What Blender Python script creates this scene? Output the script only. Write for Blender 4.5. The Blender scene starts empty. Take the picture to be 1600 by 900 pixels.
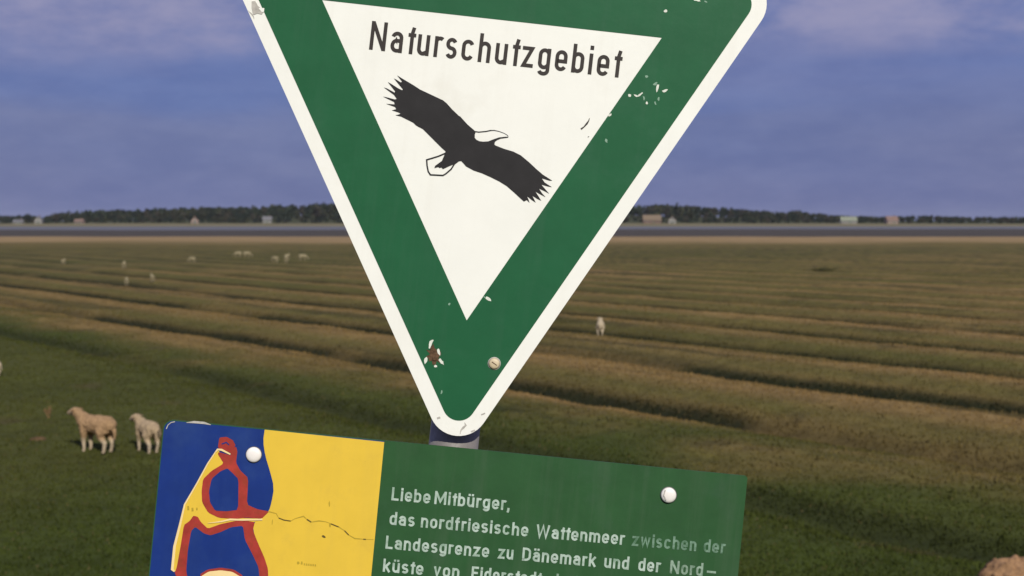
import bpy, bmesh, math, random
import numpy as np
from mathutils import Vector, Matrix
from mathutils.geometry import tessellate_polygon

random.seed(7); rng = np.random.default_rng(11)
scene = bpy.context.scene
col = scene.collection

# ------------------------------------------------------------------ camera
F, W, H, HORIZON, EYE = 2222.0, 1600.0, 900.0, 345.0, 3.4
PITCH = math.atan((H / 2 - HORIZON) / F)
DIST = 1.6665                                    # metres from the lens to the sign
cam_data = bpy.data.cameras.new('camera'); cam = bpy.data.objects.new('camera', cam_data); col.objects.link(cam)
cam_data.sensor_width = 36.0; cam_data.lens = 36.0 * F / W
cam_data.clip_start = 0.05; cam_data.clip_end = 30000
cam.location = (0, 0, EYE); cam.rotation_euler = (math.pi / 2 - PITCH, 0, 0)
cam_data.dof.use_dof = True; cam_data.dof.focus_distance = DIST; cam_data.dof.aperture_fstop = 12.5
scene.camera = cam
CF = Vector((0, math.cos(PITCH), -math.sin(PITCH))); CU = Vector((0, math.sin(PITCH), math.cos(PITCH))); CR = Vector((1, 0, 0))

# ------------------------------------------------------------------ sky and sun
SUN_EL, SUN_AZ = math.radians(36), math.radians(163)      # azimuth clockwise from +Y: behind the camera, to the right
world = bpy.data.worlds.new('World'); scene.world = world; world.use_nodes = True
nt = world.node_tree; nt.nodes.clear()
def N(tree, kind, **kw):
    n = tree.nodes.new(kind)
    for k, v in kw.items(): setattr(n, k, v)
    return n
out = N(nt, 'ShaderNodeOutputWorld'); bg = N(nt, 'ShaderNodeBackground')
sky = N(nt, 'ShaderNodeTexSky', sky_type='NISHITA', sun_disc=False, sun_elevation=SUN_EL, sun_rotation=SUN_AZ)
sky.air_density = 1.0; sky.dust_density = 0.6; sky.ozone_density = 3.0
tc = N(nt, 'ShaderNodeTexCoord')
def cloud_noise(scale, zs, detail, rough, lo, hi, off=(0, 0, 0)):
    mp = N(nt, 'ShaderNodeMapping'); mp.inputs['Scale'].default_value = (1, 1, zs); mp.inputs['Location'].default_value = off
    nt.links.new(tc.outputs['Generated'], mp.inputs['Vector'])
    no = N(nt, 'ShaderNodeTexNoise'); no.inputs['Scale'].default_value = scale; no.inputs['Detail'].default_value = detail
    no.inputs['Roughness'].default_value = rough; nt.links.new(mp.outputs['Vector'], no.inputs['Vector'])
    mr = N(nt, 'ShaderNodeMapRange', interpolation_type='SMOOTHSTEP')
    mr.inputs['From Min'].default_value = lo; mr.inputs['From Max'].default_value = hi
    nt.links.new(no.outputs['Fac'], mr.inputs['Value']); return mr.outputs['Result']
def mixc(tree, fac, a, b, mode='MIX'):
    m = N(tree, 'ShaderNodeMix', data_type='RGBA', blend_type=mode)
    for sock, v in ((m.inputs['Factor'], fac), (m.inputs['A'], a), (m.inputs['B'], b)):
        if hasattr(v, 'links'): tree.links.new(v, sock)
        elif isinstance(v, (int, float)): sock.default_value = v
        else: sock.default_value = (*v, 1)
    return m.outputs['Result']
# a grey-violet rain bank low down, clearer deep blue above its soft top, then broken lilac cloud, all the way round
sep = N(nt, 'ShaderNodeSeparateXYZ'); nt.links.new(tc.outputs['Generated'], sep.inputs[0])
def altitude(lo, hi, wobble):
    ad = N(nt, 'ShaderNodeMath', operation='MULTIPLY_ADD'); nt.links.new(wobble, ad.inputs[0]); ad.inputs[1].default_value = .05; nt.links.new(sep.outputs['Z'], ad.inputs[2])
    mr = N(nt, 'ShaderNodeMapRange', interpolation_type='SMOOTHSTEP'); mr.inputs['From Min'].default_value = lo; mr.inputs['From Max'].default_value = hi
    nt.links.new(ad.outputs[0], mr.inputs['Value']); return mr.outputs['Result']
bank = mixc(nt, cloud_noise(2.2, 5.0, 5, .55, .30, .72), (1.05, 1.34, 3.40), (1.38, 1.58, 3.45))
clear = mixc(nt, cloud_noise(3.0, 6.0, 5, .55, .35, .70, (5, 2, 1)), (1.00, 1.42, 3.75), (1.35, 1.62, 3.75))
layered = mixc(nt, altitude(.085, .125, cloud_noise(3.5, 6.0, 4, .5, .2, .8, (7, 1, 3))), bank, clear)
base = mixc(nt, 0.92, sky.outputs['Color'], layered)
mm = N(nt, 'ShaderNodeMath', operation='MULTIPLY'); nt.links.new(altitude(.115, .175, cloud_noise(4, 5, 4, .5, .2, .8, (1, 9, 2))), mm.inputs[0])
nt.links.new(cloud_noise(8.0, 2.6, 8, .62, .36, .70, (3.1, 0.7, 1.3)), mm.inputs[1])
mott = mixc(nt, cloud_noise(14.0, 3.0, 8, .65, .30, .72, (2, 4, 6)), (.90, .91, .94), (1.12, 1.09, 1.04))
base2 = mixc(nt, mm.outputs[0], mixc(nt, 1.0, base, mott, 'MULTIPLY'), (3.0, 3.0, 4.7))
nt.links.new(base2, bg.inputs['Color']); bg.inputs['Strength'].default_value = 0.1
nt.links.new(bg.outputs['Background'], out.inputs['Surface'])
sd = bpy.data.lights.new('sun', 'SUN'); sun = bpy.data.objects.new('sun', sd); col.objects.link(sun)
sd.energy = 4.2; sd.angle = math.radians(0.6); sd.color = (1.0, 0.945, 0.83)
sdir = Vector((math.sin(SUN_AZ) * math.cos(SUN_EL), math.cos(SUN_AZ) * math.cos(SUN_EL), math.sin(SUN_EL)))
sun.rotation_euler = (-sdir).to_track_quat('-Z', 'Y').to_euler(); sun.location = (5, -12, 12)
vs = scene.view_settings; vs.view_transform = 'Standard'; vs.look = 'None'; vs.gamma = 1.0; vs.exposure = 0.0
scene.render.engine = 'CYCLES'; scene.render.resolution_x = 1024; scene.render.resolution_y = 576

# ------------------------------------------------------------------ helpers
def tag(o, label=None, cat=None, group=None, kind=None):
    for k, v in (('label', label), ('category', cat), ('group', group), ('kind', kind)):
        if v: o[k] = v
    return o
def link(name, me, mat=None, parent=None):
    o = bpy.data.objects.new(name, me); col.objects.link(o)
    if mat is not None:
        me.materials.clear(); me.materials.append(mat)
    if parent is not None: o.parent = parent
    return o
def empty(name, loc=(0, 0, 0)):
    o = bpy.data.objects.new(name, None); o.location = loc; o.empty_display_size = .2; col.objects.link(o); return o
def pydata(name, v, f, smooth=False):
    me = bpy.data.meshes.new(name); me.from_pydata([tuple(map(float, p)) for p in v], [], f); me.update()
    if smooth: me.polygons.foreach_set('use_smooth', [True] * len(me.polygons))
    return me
def fastmesh(name, V, Q, smooth=False, colors=None):
    """V (n,3), Q (m,k) numpy -> mesh quickly; colors (n,3) as a point colour attribute."""
    me = bpy.data.meshes.new(name); m, k = Q.shape
    me.vertices.add(len(V)); me.vertices.foreach_set('co', np.ascontiguousarray(V, np.float32).ravel())
    me.loops.add(m * k); me.loops.foreach_set('vertex_index', np.ascontiguousarray(Q, np.int32).ravel())
    me.polygons.add(m); me.polygons.foreach_set('loop_start', np.arange(0, m * k, k, dtype=np.int32))
    me.polygons.foreach_set('loop_total', np.full(m, k, np.int32))
    me.polygons.foreach_set('use_smooth', np.full(m, smooth, bool))
    me.update(calc_edges=True)
    if colors is not None:
        a = me.color_attributes.new('tint', 'FLOAT_COLOR', 'POINT')
        a.data.foreach_set('color', np.c_[colors, np.ones(len(V))].astype(np.float32).ravel())
    return me
def ground_px(x, y, z=0.0):
    """point of the plane at height z seen at photo pixel x, y (for measuring positions)"""
    d = CF + CR * ((x - W / 2) / F) - CU * ((y - H / 2) / F)
    t = (z - EYE) / d.z
    return Vector((0, 0, EYE)) + d * t
def hash2(ix, iy, seed):
    n = (ix * 374761393 + iy * 668265263 + seed * 1442695041) & 0xffffffff
    n = ((n ^ (n >> 13)) * 1274126177) & 0xffffffff
    return ((n ^ (n >> 16)) & 0xffff) / 65535.0
def vnoise(x, y, seed=0):
    x0 = np.floor(x).astype(np.int64); y0 = np.floor(y).astype(np.int64); fx = x - x0; fy = y - y0
    fx = fx * fx * (3 - 2 * fx); fy = fy * fy * (3 - 2 * fy)
    a = hash2(x0, y0, seed); b = hash2(x0 + 1, y0, seed); c = hash2(x0, y0 + 1, seed); d = hash2(x0 + 1, y0 + 1, seed)
    return (a * (1 - fx) + b * fx) * (1 - fy) + (c * (1 - fx) + d * fx) * fy
def fbm(x, y, seed=0, octv=4):
    s = 0; a = .5
    for i in range(octv): s = s + a * vnoise(x * 2 ** i, y * 2 ** i, seed + i * 17); a *= .5
    return s / (1 - .5 ** octv)
def sst(a, b, x):
    t = np.clip((x - a) / (b - a), 0, 1); return t * t * (3 - 2 * t)

# ------------------------------------------------------------------ materials
def material(name, rgb, rough=.5, var=.08, scale=30, spec=.5, metallic=0, dirt=None, bump=0.0, bscale=200, attr=False, coord='Object', streak=None):
    m = bpy.data.materials.new(name); m.use_nodes = True; t = m.node_tree; b = t.nodes['Principled BSDF']
    tcn = N(t, 'ShaderNodeTexCoord')
    no = N(t, 'ShaderNodeTexNoise'); no.inputs['Scale'].default_value = scale; no.inputs['Detail'].default_value = 6; no.inputs['Roughness'].default_value = .6
    t.links.new(tcn.outputs[coord], no.inputs['Vector'])
    mr = N(t, 'ShaderNodeMapRange'); mr.inputs['From Min'].default_value = .3; mr.inputs['From Max'].default_value = .7
    mr.inputs['To Min'].default_value = 1 - var; mr.inputs['To Max'].default_value = 1 + var
    t.links.new(no.outputs['Fac'], mr.inputs['Value'])
    if attr:
        at = N(t, 'ShaderNodeAttribute', attribute_name='tint'); c0 = at.outputs['Color']
    else:
        r = N(t, 'ShaderNodeRGB'); r.outputs[0].default_value = (*rgb, 1); c0 = r.outputs[0]
    vm = N(t, 'ShaderNodeVectorMath', operation='SCALE'); t.links.new(c0, vm.inputs[0]); t.links.new(mr.outputs['Result'], vm.inputs['Scale'])
    c = vm.outputs['Vector']
    if dirt:
        dcol, dscale, lo, hi, amt = dirt
        n2 = N(t, 'ShaderNodeTexNoise'); n2.inputs['Scale'].default_value = dscale; n2.inputs['Detail'].default_value = 8; n2.inputs['Roughness'].default_value = .65
        t.links.new(tcn.outputs[coord], n2.inputs['Vector'])
        m2 = N(t, 'ShaderNodeMapRange'); m2.inputs['From Min'].default_value = lo; m2.inputs['From Max'].default_value = hi; m2.inputs['To Max'].default_value = amt
        t.links.new(n2.outputs['Fac'], m2.inputs['Value']); c = mixc(t, m2.outputs['Result'], c, dcol)
    if streak:
        scol, amt = streak; mp = N(t, 'ShaderNodeMapping'); mp.inputs['Scale'].default_value = (55, 55, 3.5); t.links.new(tcn.outputs[coord], mp.inputs['Vector'])
        n4 = N(t, 'ShaderNodeTexNoise'); n4.inputs['Scale'].default_value = 1.0; n4.inputs['Detail'].default_value = 7; n4.inputs['Roughness'].default_value = .65; t.links.new(mp.outputs['Vector'], n4.inputs['Vector'])
        m4 = N(t, 'ShaderNodeMapRange'); m4.inputs['From Min'].default_value = .5; m4.inputs['From Max'].default_value = .8; m4.inputs['To Max'].default_value = amt
        t.links.new(n4.outputs['Fac'], m4.inputs['Value']); c = mixc(t, m4.outputs['Result'], c, scol)
    t.links.new(c, b.inputs['Base Color'])
    b.inputs['Roughness'].default_value = rough; b.inputs['Metallic'].default_value = metallic; b.inputs['Specular IOR Level'].default_value = spec
    if bump:
        n3 = N(t, 'ShaderNodeTexNoise'); n3.inputs['Scale'].default_value = bscale; n3.inputs['Detail'].default_value = 5
        t.links.new(tcn.outputs[coord], n3.inputs['Vector'])
        bp = N(t, 'ShaderNodeBump'); bp.inputs['Strength'].default_value = bump; bp.inputs['Distance'].default_value = 1.0 / bscale
        t.links.new(n3.outputs['Fac'], bp.inputs['Height']); t.links.new(bp.outputs['Normal'], b.inputs['Normal'])
    return m
M = {}
grime = (.42, .38, .30)
M['white'] = material('white_enamel', (.79, .795, .735), .42, .02, 18, .3, dirt=(grime, 9, .60, .85, .3), bump=.015, bscale=40, streak=((.55, .52, .43), .14))
M['green'] = material('green_enamel', (.014, .098, .040), .45, .07, 22, .15, dirt=((.04, .12, .07), 14, .55, .8, .4), bump=.015, bscale=40, streak=((.035, .11, .06), .4))
M['boardgreen'] = material('board_green', (.022, .080, .026), .5, .10, 26, .22, dirt=((.04, .09, .05), 20, .52, .8, .5), bump=.02, bscale=50, streak=((.05, .10, .05), .6))
M['black'] = material('black_print', (.018, .017, .018), .55, .15, 60, .2)
M['text'] = material('dark_lettering', (.036, .030, .027), .55, .10, 80, .2)
M['blue'] = material('map_blue', (.008, .030, .175), .5, .10, 25, .2, dirt=((.03, .07, .20), 16, .48, .8, .6), streak=((.02, .05, .18), .4))
M['yellow'] = material('map_yellow', (.70, .475, .048), .5, .04, 30, .25, dirt=((.50, .34, .06), 24, .55, .85, .5), streak=((.55, .38, .06), .25))
M['cream'] = material('map_cream', (.80, .62, .30), .5, .05, 40, .3)
M['red'] = material('map_red', (.34, .038, .028), .55, .22, 60, .2, dirt=((.22, .05, .02), 80, .5, .7, .6))
M['ink'] = material('map_ink', (.10, .075, .02), .6, .1, 80, .2)
M['inkpale'] = material('map_faded_ink', (.42, .30, .03), .6, .1, 80, .2)
M['pale'] = material('pale_lettering', (.40, .50, .43), .55, .14, 140, .3, dirt=((.10, .22, .12), 90, .46, .70, .7))
M['faded'] = material('faded_lettering', (.16, .27, .19), .55, .2, 140, .3, dirt=((.03, .10, .04), 110, .42, .62, .8))
M['half'] = material('half_faded_lettering', (.24, .34, .26), .55, .2, 140, .3, dirt=((.04, .11, .05), 110, .45, .66, .75))
M['rivet'] = material('white_cap', (.80, .76, .72), .35, .05, 90, .5, dirt=((.35, .28, .22), 120, .58, .8, .5))
M['bolt'] = material('beige_bolt', (.55, .46, .30), .5, .15, 150, .5, dirt=((.3, .2, .1), 160, .5, .75, .6))
M['rust'] = material('rust', (.10, .058, .032), .85, .4, 300, .2, bump=.5, bscale=500)
M['chip'] = material('bare_primer', (.66, .68, .60), .6, .12, 200, .3)
M['chipdim'] = material('scuffed_primer', (.20, .33, .24), .6, .15, 200, .3)
M['scuffshade'] = material('grey_scuff_and_shade', (.42, .40, .36), .7, .2, 200, .2)
M['steel'] = material('galvanised_steel', (.20, .185, .175), .55, .12, 40, .3, metallic=.2, dirt=((.32, .31, .30), 50, .5, .75, .6), bump=.1, bscale=150)
M['darksteel'] = material('dark_steel', (.10, .10, .10), .6, .2, 60, .4, metallic=.4)

# ------------------------------------------------------------------ ground
def axis(lo, hi, step, far_lo, far_hi, grow):
    a = list(np.arange(lo, hi + 1e-6, step)); s = step
    while a[-1] < far_hi: s *= grow; a.append(a[-1] + s)
    s = step
    while a[0] > far_lo: s *= grow; a.insert(0, a[0] - s)
    return np.array(a)
SL, NORM = 1.40, math.sqrt(1 + 1.40 ** 2)
def field(x, y):
    """height and colour of the marsh; drainage furrows run parallel about 5 m apart"""
    s0 = y + SL * x + .7 * (fbm(x * .05, y * .05, 3, 3) - .5) * 2
    along = (x - SL * y) / NORM
    k = (s0 - 21.5) / 8.65
    ki = np.round(k)
    p = (k - ki) * 8.65 / NORM                                   # metres from the nearest furrow, + is farther away
    rough = fbm(along * .12 + ki * 13.7, ki * 3.1, 31, 3)
    on = (.65 + .35 * sst(.28, .46, rough)) * sst(-.6, -.05, k) * (1 - .15 * sst(80, 150, y)) * (1 - sst(150, 210, y))
    on = on * np.where(ki < .5, .42, 1.0)
    wob = p + .22 * (fbm(along * .5, ki * 5.0, 47, 3) - .5)
    ditch = np.exp(-(wob / .46) ** 2) * on
    ditchc = np.clip(np.exp(-(np.where(wob < .22, (wob - .22) / .30, (wob - .22) / .46)) ** 2) * (.55 + .45 * sst(.30, .46, rough)) * on * 1.45, 0, 1)
    bank = np.exp(-((wob - 1.35) / .75) ** 2) * np.clip(on * 1.1, 0, 1)
    crown = .10 * np.cos(p / 5.0 * 2 * math.pi + math.pi) * on * (1 - sst(100, 160, y))
    n1 = fbm(x * .35, y * .35, 5, 4); n2 = fbm(x * 1.7, y * 1.7, 6, 3); n3 = fbm(x * .045, y * .045, 8, 3); n4 = fbm(x * .10 + y * .14, (x - 1.4 * y) * .02, 9, 4)
    near = 1 - sst(150, 260, y)
    z = crown - .26 * ditch + (.10 * (n1 - .5) + .07 * (n2 - .5)) * near
    # the sea dike the sign stands on: crest under camera and post, both slopes grassed
    dike = 1.8 * sst(9.5, 2.6, y) * sst(-16, -7, y)
    z = z * np.where((y > 9) | (y < -16), 1, .35) + dike
    shore = sst(230, 345, y); z = z - .35 * shore
    z = np.where(y > 345, -.35 - .6 * sst(345, 420, y), z)
    land = sst(1075, 1120, y)
    z = np.where(y > 1060, -1.0 + land * (1.8 + .9 * fbm(x * .01, y * .01, 12, 2)), z)
    hill = 8.5 * np.exp(-((x + 20) / 330) ** 2) * sst(1120, 1330, y) * sst(3800, 1800, y)
    z = z + hill
    # colours of the vegetation itself
    c = lambda *v: np.array(v)[None, :]
    green, olive, brown, dark, soil = c(.043, .058, .0105), c(.102, .084, .023), c(.232, .148, .058), c(.010, .014, .005), c(.075, .060, .025)
    def mix(a, b, t): return a + (b - a) * t[:, None]
    n5 = fbm(along * .07 + 40, (s0 / NORM) * 1.3, 55, 4); n6 = fbm(along * .22 + 9, (s0 / NORM) * 3.2, 58, 3)
    dry = sst(.10, .85, k + .9 * (n1 - .5) + 1.1 * (n4 - .5)) * (.55 + .45 * sst(.30, .60, n1 * .2 + n4 * .3 + n5 * .5))
    dry = dry * (1 - .45 * sst(95, 140, y + 25 * (n3 - .5) - np.clip(x, -60, 40) * .6))
    colr = mix(np.repeat(green, len(x), 0) * (.8 + .4 * n2)[:, None], np.repeat(brown, len(x), 0) * (.50 + .4 * n2 + .6 * n6)[:, None], np.clip(dry, 0, 1))
    colr = mix(colr, olive * (.75 + .5 * n1)[:, None], .30 * sst(.40, .65, n3) + .30 * sst(80, 150, y))
    colr = mix(colr, green * (.8 + .5 * n2)[:, None], .58 * bank)
    colr = mix(colr, dark * 1.8, .55 * sst(.60, .74, n5) * sst(-.3, .6, k) * near)
    colr = mix(colr, dark, np.clip(ditchc, 0, .95))
    colr = mix(colr, soil, .6 * sst(.72, .82, fbm(x * .8, y * .8, 21, 3)) * near * (1 - ditchc))
    colr = mix(colr, c(.30, .205, .100) * (.75 + .5 * n1)[:, None], sst(195, 245, y + 60 * (n3 - .5)) * (.7 + .3 * n4))
    colr = mix(colr, c(.045, .043, .042), sst(328, 350, y + 30 * (n3 - .5)) * .92)
    colr = mix(colr, c(.16, .14, .075), sst(1072, 1082, y))
    colr = mix(colr, c(.05, .055, .025), sst(1105, 1140, y))
    return z, colr
xs = axis(-24, 24, .2, -3500, 3500, 1.045); ys = axis(8, 70, .2, -300, 5500, 1.02)
ys = np.unique(np.concatenate([ys, np.arange(325, 350, 2.), np.arange(1060, 1150, 6.)]))
X, Y = np.meshgrid(xs, ys); Z, Cc = field(X.ravel(), Y.ravel())
nx, ny = len(xs), len(ys); idx = np.arange(nx * ny).reshape(ny, nx)
Q = np.stack([idx[:-1, :-1], idx[:-1, 1:], idx[1:, 1:], idx[1:, :-1]], -1).reshape(-1, 4)
M['ground'] = material('marsh_ground', (.05, .05, .02), .95, .25, 3.5, .12, attr=True, bump=.12, bscale=9)
ground = link('ground', fastmesh('ground', np.c_[X.ravel(), Y.ravel(), Z], Q, True, Cc), M['ground']); tag(ground, kind='structure')
def gz(x, y):
    return float(field(np.array([float(x)]), np.array([float(y)]))[0][0])

# shallow tidal water between the mud and the far shore
wm = bpy.data.materials.new('tidal_water'); wm.use_nodes = True; t = wm.node_tree; b = t.nodes['Principled BSDF']
b.inputs['Base Color'].default_value = (.11, .11, .11, 1); b.inputs['Roughness'].default_value = .55; b.inputs['Specular IOR Level'].default_value = .3
no = N(t, 'ShaderNodeTexNoise'); no.inputs['Scale'].default_value = .25; no.inputs['Detail'].default_value = 6
g = N(t, 'ShaderNodeNewGeometry'); t.links.new(g.outputs['Position'], no.inputs['Vector'])
bp = N(t, 'ShaderNodeBump'); bp.inputs['Strength'].default_value = .25; bp.inputs['Distance'].default_value = .4
t.links.new(no.outputs['Fac'], bp.inputs['Height']); t.links.new(bp.outputs['Normal'], b.inputs['Normal'])
wx = np.linspace(-3400, 3400, 161); near_e = 690 + 160 * (fbm(wx * .006, wx * 0 + 2, 71, 3) - .5); far_e = np.full_like(wx, 1098.0)
V = np.r_[np.c_[wx, near_e, wx * 0 - .90], np.c_[wx, far_e, wx * 0 - .90]]; n = len(wx); i = np.arange(n - 1)
water = link('water', fastmesh('water', V, np.stack([i, i + 1, i + 1 + n, i + n], -1)), wm); tag(water, kind='structure')

# ------------------------------------------------------------------ short grass over the near marsh
def grass():
    n = 420000
    y = 11.0 + (100 - 11.0) * rng.random(n) ** 1.9
    x = (rng.random(n) - .5) * 2 * (.42 * y + 2.0)
    z, c = field(x, y)
    s = (y + SL * x - 21.5) / 8.65; p = np.abs(s - np.round(s)) * 8.65 / NORM
    tall = np.where(rng.random(n) > .96, 1.9, 1.0) * (1 + .5 * np.exp(-((p - .5) / .35) ** 2) * (s > -.3))
    hgt = (.012 + .022 * rng.random(n)) * tall * (1 - .8 * sst(45, 100, y)) * (.7 + .7 * fbm(x * .6, y * .6, 90, 3)); wid = .010 + .010 * rng.random(n) + .0004 * y
    a = rng.random(n) * 6.283; lean = rng.normal(0, .4, (n, 2)) * hgt[:, None]
    dx, dy = np.cos(a) * wid, np.sin(a) * wid
    P = np.empty((n, 3, 3)); P[:, 0] = np.c_[x - dx, y - dy, z - .012]; P[:, 1] = np.c_[x + dx, y + dy, z - .012]; P[:, 2] = np.c_[x + lean[:, 0], y + lean[:, 1], z + hgt]
    tint = c * (1.15 + .45 * rng.random(n))[:, None]
    straw = rng.random(n) > .96; tint[straw] = tint[straw] * .5 + np.array([.17, .125, .06]) * .5
    return fastmesh('grass', P.reshape(-1, 3), np.arange(3 * n).reshape(-1, 3), False, np.repeat(tint, 3, 0))
M['grass'] = material('grass_blades', (.05, .05, .02), .8, .12, 1.0, .15, attr=True)
t = M['grass'].node_tree; pb_ = t.nodes['Principled BSDF']; tr_ = N(t, 'ShaderNodeBsdfTranslucent'); mx_ = N(t, 'ShaderNodeMixShader'); mx_.inputs[0].default_value = .45   # thin blades let light through
t.links.new(pb_.inputs['Base Color'].links[0].from_socket, tr_.inputs['Color']); t.links.new(pb_.outputs[0], mx_.inputs[1]); t.links.new(tr_.outputs[0], mx_.inputs[2]); t.links.new(mx_.outputs[0], t.nodes['Material Output'].inputs['Surface'])
go = link('grass', grass(), M['grass']); tag(go, 'short green and dry brown grass covering the marsh', 'grass', kind='stuff')

# ------------------------------------------------------------------ far wood on the low hill across the water
def profile(px):                                     # metres of tree tops above eye level at about 1240 m
    return np.interp(px, [-400, 0, 40, 72, 85, 140, 200, 300, 400, 480, 520, 760, 1000, 1040, 1080, 1150, 1215, 1245, 1300, 1380, 1450, 1500, 1600, 2000],
                     [6, 8.5, 10, 7, 13, 17.5, 19, 23.5, 24.5, 28, 30.5, 33, 27, 29, 25.5, 21, 15, 17, 10, 7, 9.5, 7, 7, 6])
def leafball(cx, cy, z0, h, w, n, size, seed, low=.06):
    r = np.random.default_rng(seed); m = 9
    lobes = r.normal(0, 1, (m, 3)); lobes /= np.linalg.norm(lobes, axis=1)[:, None]
    lc = np.c_[lobes[:, 0] * w * .26, lobes[:, 1] * w * .26, h * (.52 + .5 * low) + lobes[:, 2] * h * (.30 - .3 * low)]; lr = (.20 + .12 * r.random(m)) * w
    k = r.integers(0, m, n); d = r.normal(0, 1, (n, 3)); d /= np.linalg.norm(d, axis=1)[:, None]
    c = lc[k] + d * (lr[k] * r.random(n) ** .4)[:, None] * np.array([1, 1, min(1.1, h / w * .7)])
    c[:, 2] = np.clip(c[:, 2], h * low, h)
    a = r.normal(0, 1, (n, 3)); a /= np.linalg.norm(a, axis=1)[:, None]; bb = np.cross(a, r.normal(0, 1, (n, 3))); bb /= np.linalg.norm(bb, axis=1)[:, None]
    s = (size * (.6 + .8 * r.random(n)))[:, None]
    P = np.stack([c - a * s, c - bb * s * .8, c + a * s, c + bb * s * .8], 1) + np.array([cx, cy, z0])
    shade = (.75 + .5 * r.random(m))[k] * (.85 + .3 * r.random(n))
    return P.reshape(-1, 3), shade
def trunk_v(cx, cy, z0, h, r0):
    V = []; 
    for j, (zz, rr) in enumerate(((0, 1.3), (.25, 1.0), (.55, .65), (.85, .2))):
        for a in range(5): V.append((cx + math.cos(a * 1.2566) * r0 * rr, cy + math.sin(a * 1.2566) * r0 * rr, z0 - .3 + h * zz))
    Fq = [(j * 5 + a, j * 5 + (a + 1) % 5, (j + 1) * 5 + (a + 1) % 5, (j + 1) * 5 + a) for j in range(3) for a in range(5)]
    return V, Fq
LEAF = [np.array(v) for v in ((.026, .036, .022), (.034, .038, .024), (.046, .042, .030), (.020, .029, .020), (.044, .048, .026))]
PV, PC, TV, TF = [], [], [], []
for i in range(3100):
    y = 1140 + 250 * random.random() ** 1.15; px0 = random.uniform(-720, 2320); x = (px0 - 800) / F * y
    top = EYE + profile(px0) / F * y * random.uniform(.90, 1.03); z0 = gz(x, y); depthf = (y - 1140) / 250
    full = max(top - z0, 2.5)
    h = full * random.uniform(.85, 1.0) if depthf > .40 else full * random.uniform(.45, .85)
    if depthf < .2: h = min(h, random.uniform(2.2, 6))
    h = max(2.0, min(h, 19)); w = max(4.0, h * random.uniform(.60, .85))
    P, sh = leafball(x, y, z0, h, w, 120, .07 * h + .35, i, .0)
    PV.append(P); PC.append(np.repeat(LEAF[random.choice((0, 0, 1, 2, 3, 3, 4))][None] * sh[:, None], 4, 0))
    v, fq = trunk_v(x, y, z0, h * .7, .028 * h); o0 = len(TV); TV += v; TF += [tuple(k + o0 for k in q) for q in fq]
PV = np.concatenate(PV); PC = np.concatenate(PC); nl = len(PV)
TVa = np.array(TV); allV = np.r_[PV, TVa]; allC = np.r_[PC, np.tile([.05, .04, .03], (len(TVa), 1))]
Q = np.r_[np.arange(nl).reshape(-1, 4), np.array(TF) + nl]
M['leaf'] = material('foliage', (.04, .05, .02), .9, .1, .05, .1, attr=True)
wood = link('wood', fastmesh('wood', allV, Q, False, allC), M['leaf'])
tag(wood, 'dark wood along the far shore across the water', 'wood', kind='stuff')
M['bark'] = material('bark', (.07, .055, .04), .9, .2, 3, .1)
def tree(px, y, h, w, label, leaf, seed):
    x = (px - 800) / F * y; z0 = gz(x, y); root = empty('broadleaf_tree', (x, y, z0)); tag(root, label, 'tree', 'single trees on the far shore')
    v, fq = trunk_v(0, 0, 0, h * .75, .03 * h); link('trunk', pydata('trunk', v, fq, True), M['bark'], root)
    P, sh = leafball(0, 0, 0, h, w, 300, .05 * h + .12, seed, .14)
    link('crown', fastmesh('crown', P, np.arange(len(P)).reshape(-1, 4), False, np.repeat(LEAF[leaf][None] * sh[:, None], 4, 0)), M['leaf'], root)
tree(44, 1128, 8.5, 8, 'round dark tree left of the white gabled house on the far shore', 3, 501)
tree(88, 1126, 9.5, 8, 'brownish tree right of the white gabled house on the far shore', 2, 502)
tree(1362, 1124, 6.0, 6.5, 'small green tree between the pale barn and the pink house', 4, 503)
tree(1424, 1126, 6.5, 7, 'round dark tree just right of the pink house', 0, 504)

# ------------------------------------------------------------------ houses on the far shore
M['plaster'] = material('white_plaster', (.27, .26, .24), .8, .1, 1, .2); M['pinkwall'] = material('pink_plaster', (.27, .20, .17), .8, .1, 1, .2)
M['brick'] = material('brick_wall', (.16, .10, .075), .85, .15, 2, .2); M['tile'] = material('red_tiles', (.19, .125, .10), .8, .2, 2, .2)
M['slate'] = material('grey_slate', (.14, .14, .15), .7, .15, 2, .3); M['palesheet'] = material('pale_green_sheet', (.21, .23, .17), .8, .08, 1, .3)
M['thatch'] = material('thatch', (.17, .13, .09), .95, .2, 3, .1); M['pane'] = material('window_glass', (.03, .035, .04), .15, .05, 1, .5); M['doorpaint'] = material('door_paint', (.06, .09, .07), .5, .1, 1, .3)
def boxm(name, x0, x1, y0, y1, z0, z1):
    v = [(x, y, z) for z in (z0, z1) for x, y in ((x0, y0), (x1, y0), (x1, y1), (x0, y1))]
    return pydata(name, v, [(3, 2, 1, 0), (4, 5, 6, 7), (0, 1, 5, 4), (1, 2, 6, 5), (2, 3, 7, 6), (3, 0, 4, 7)])
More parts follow.
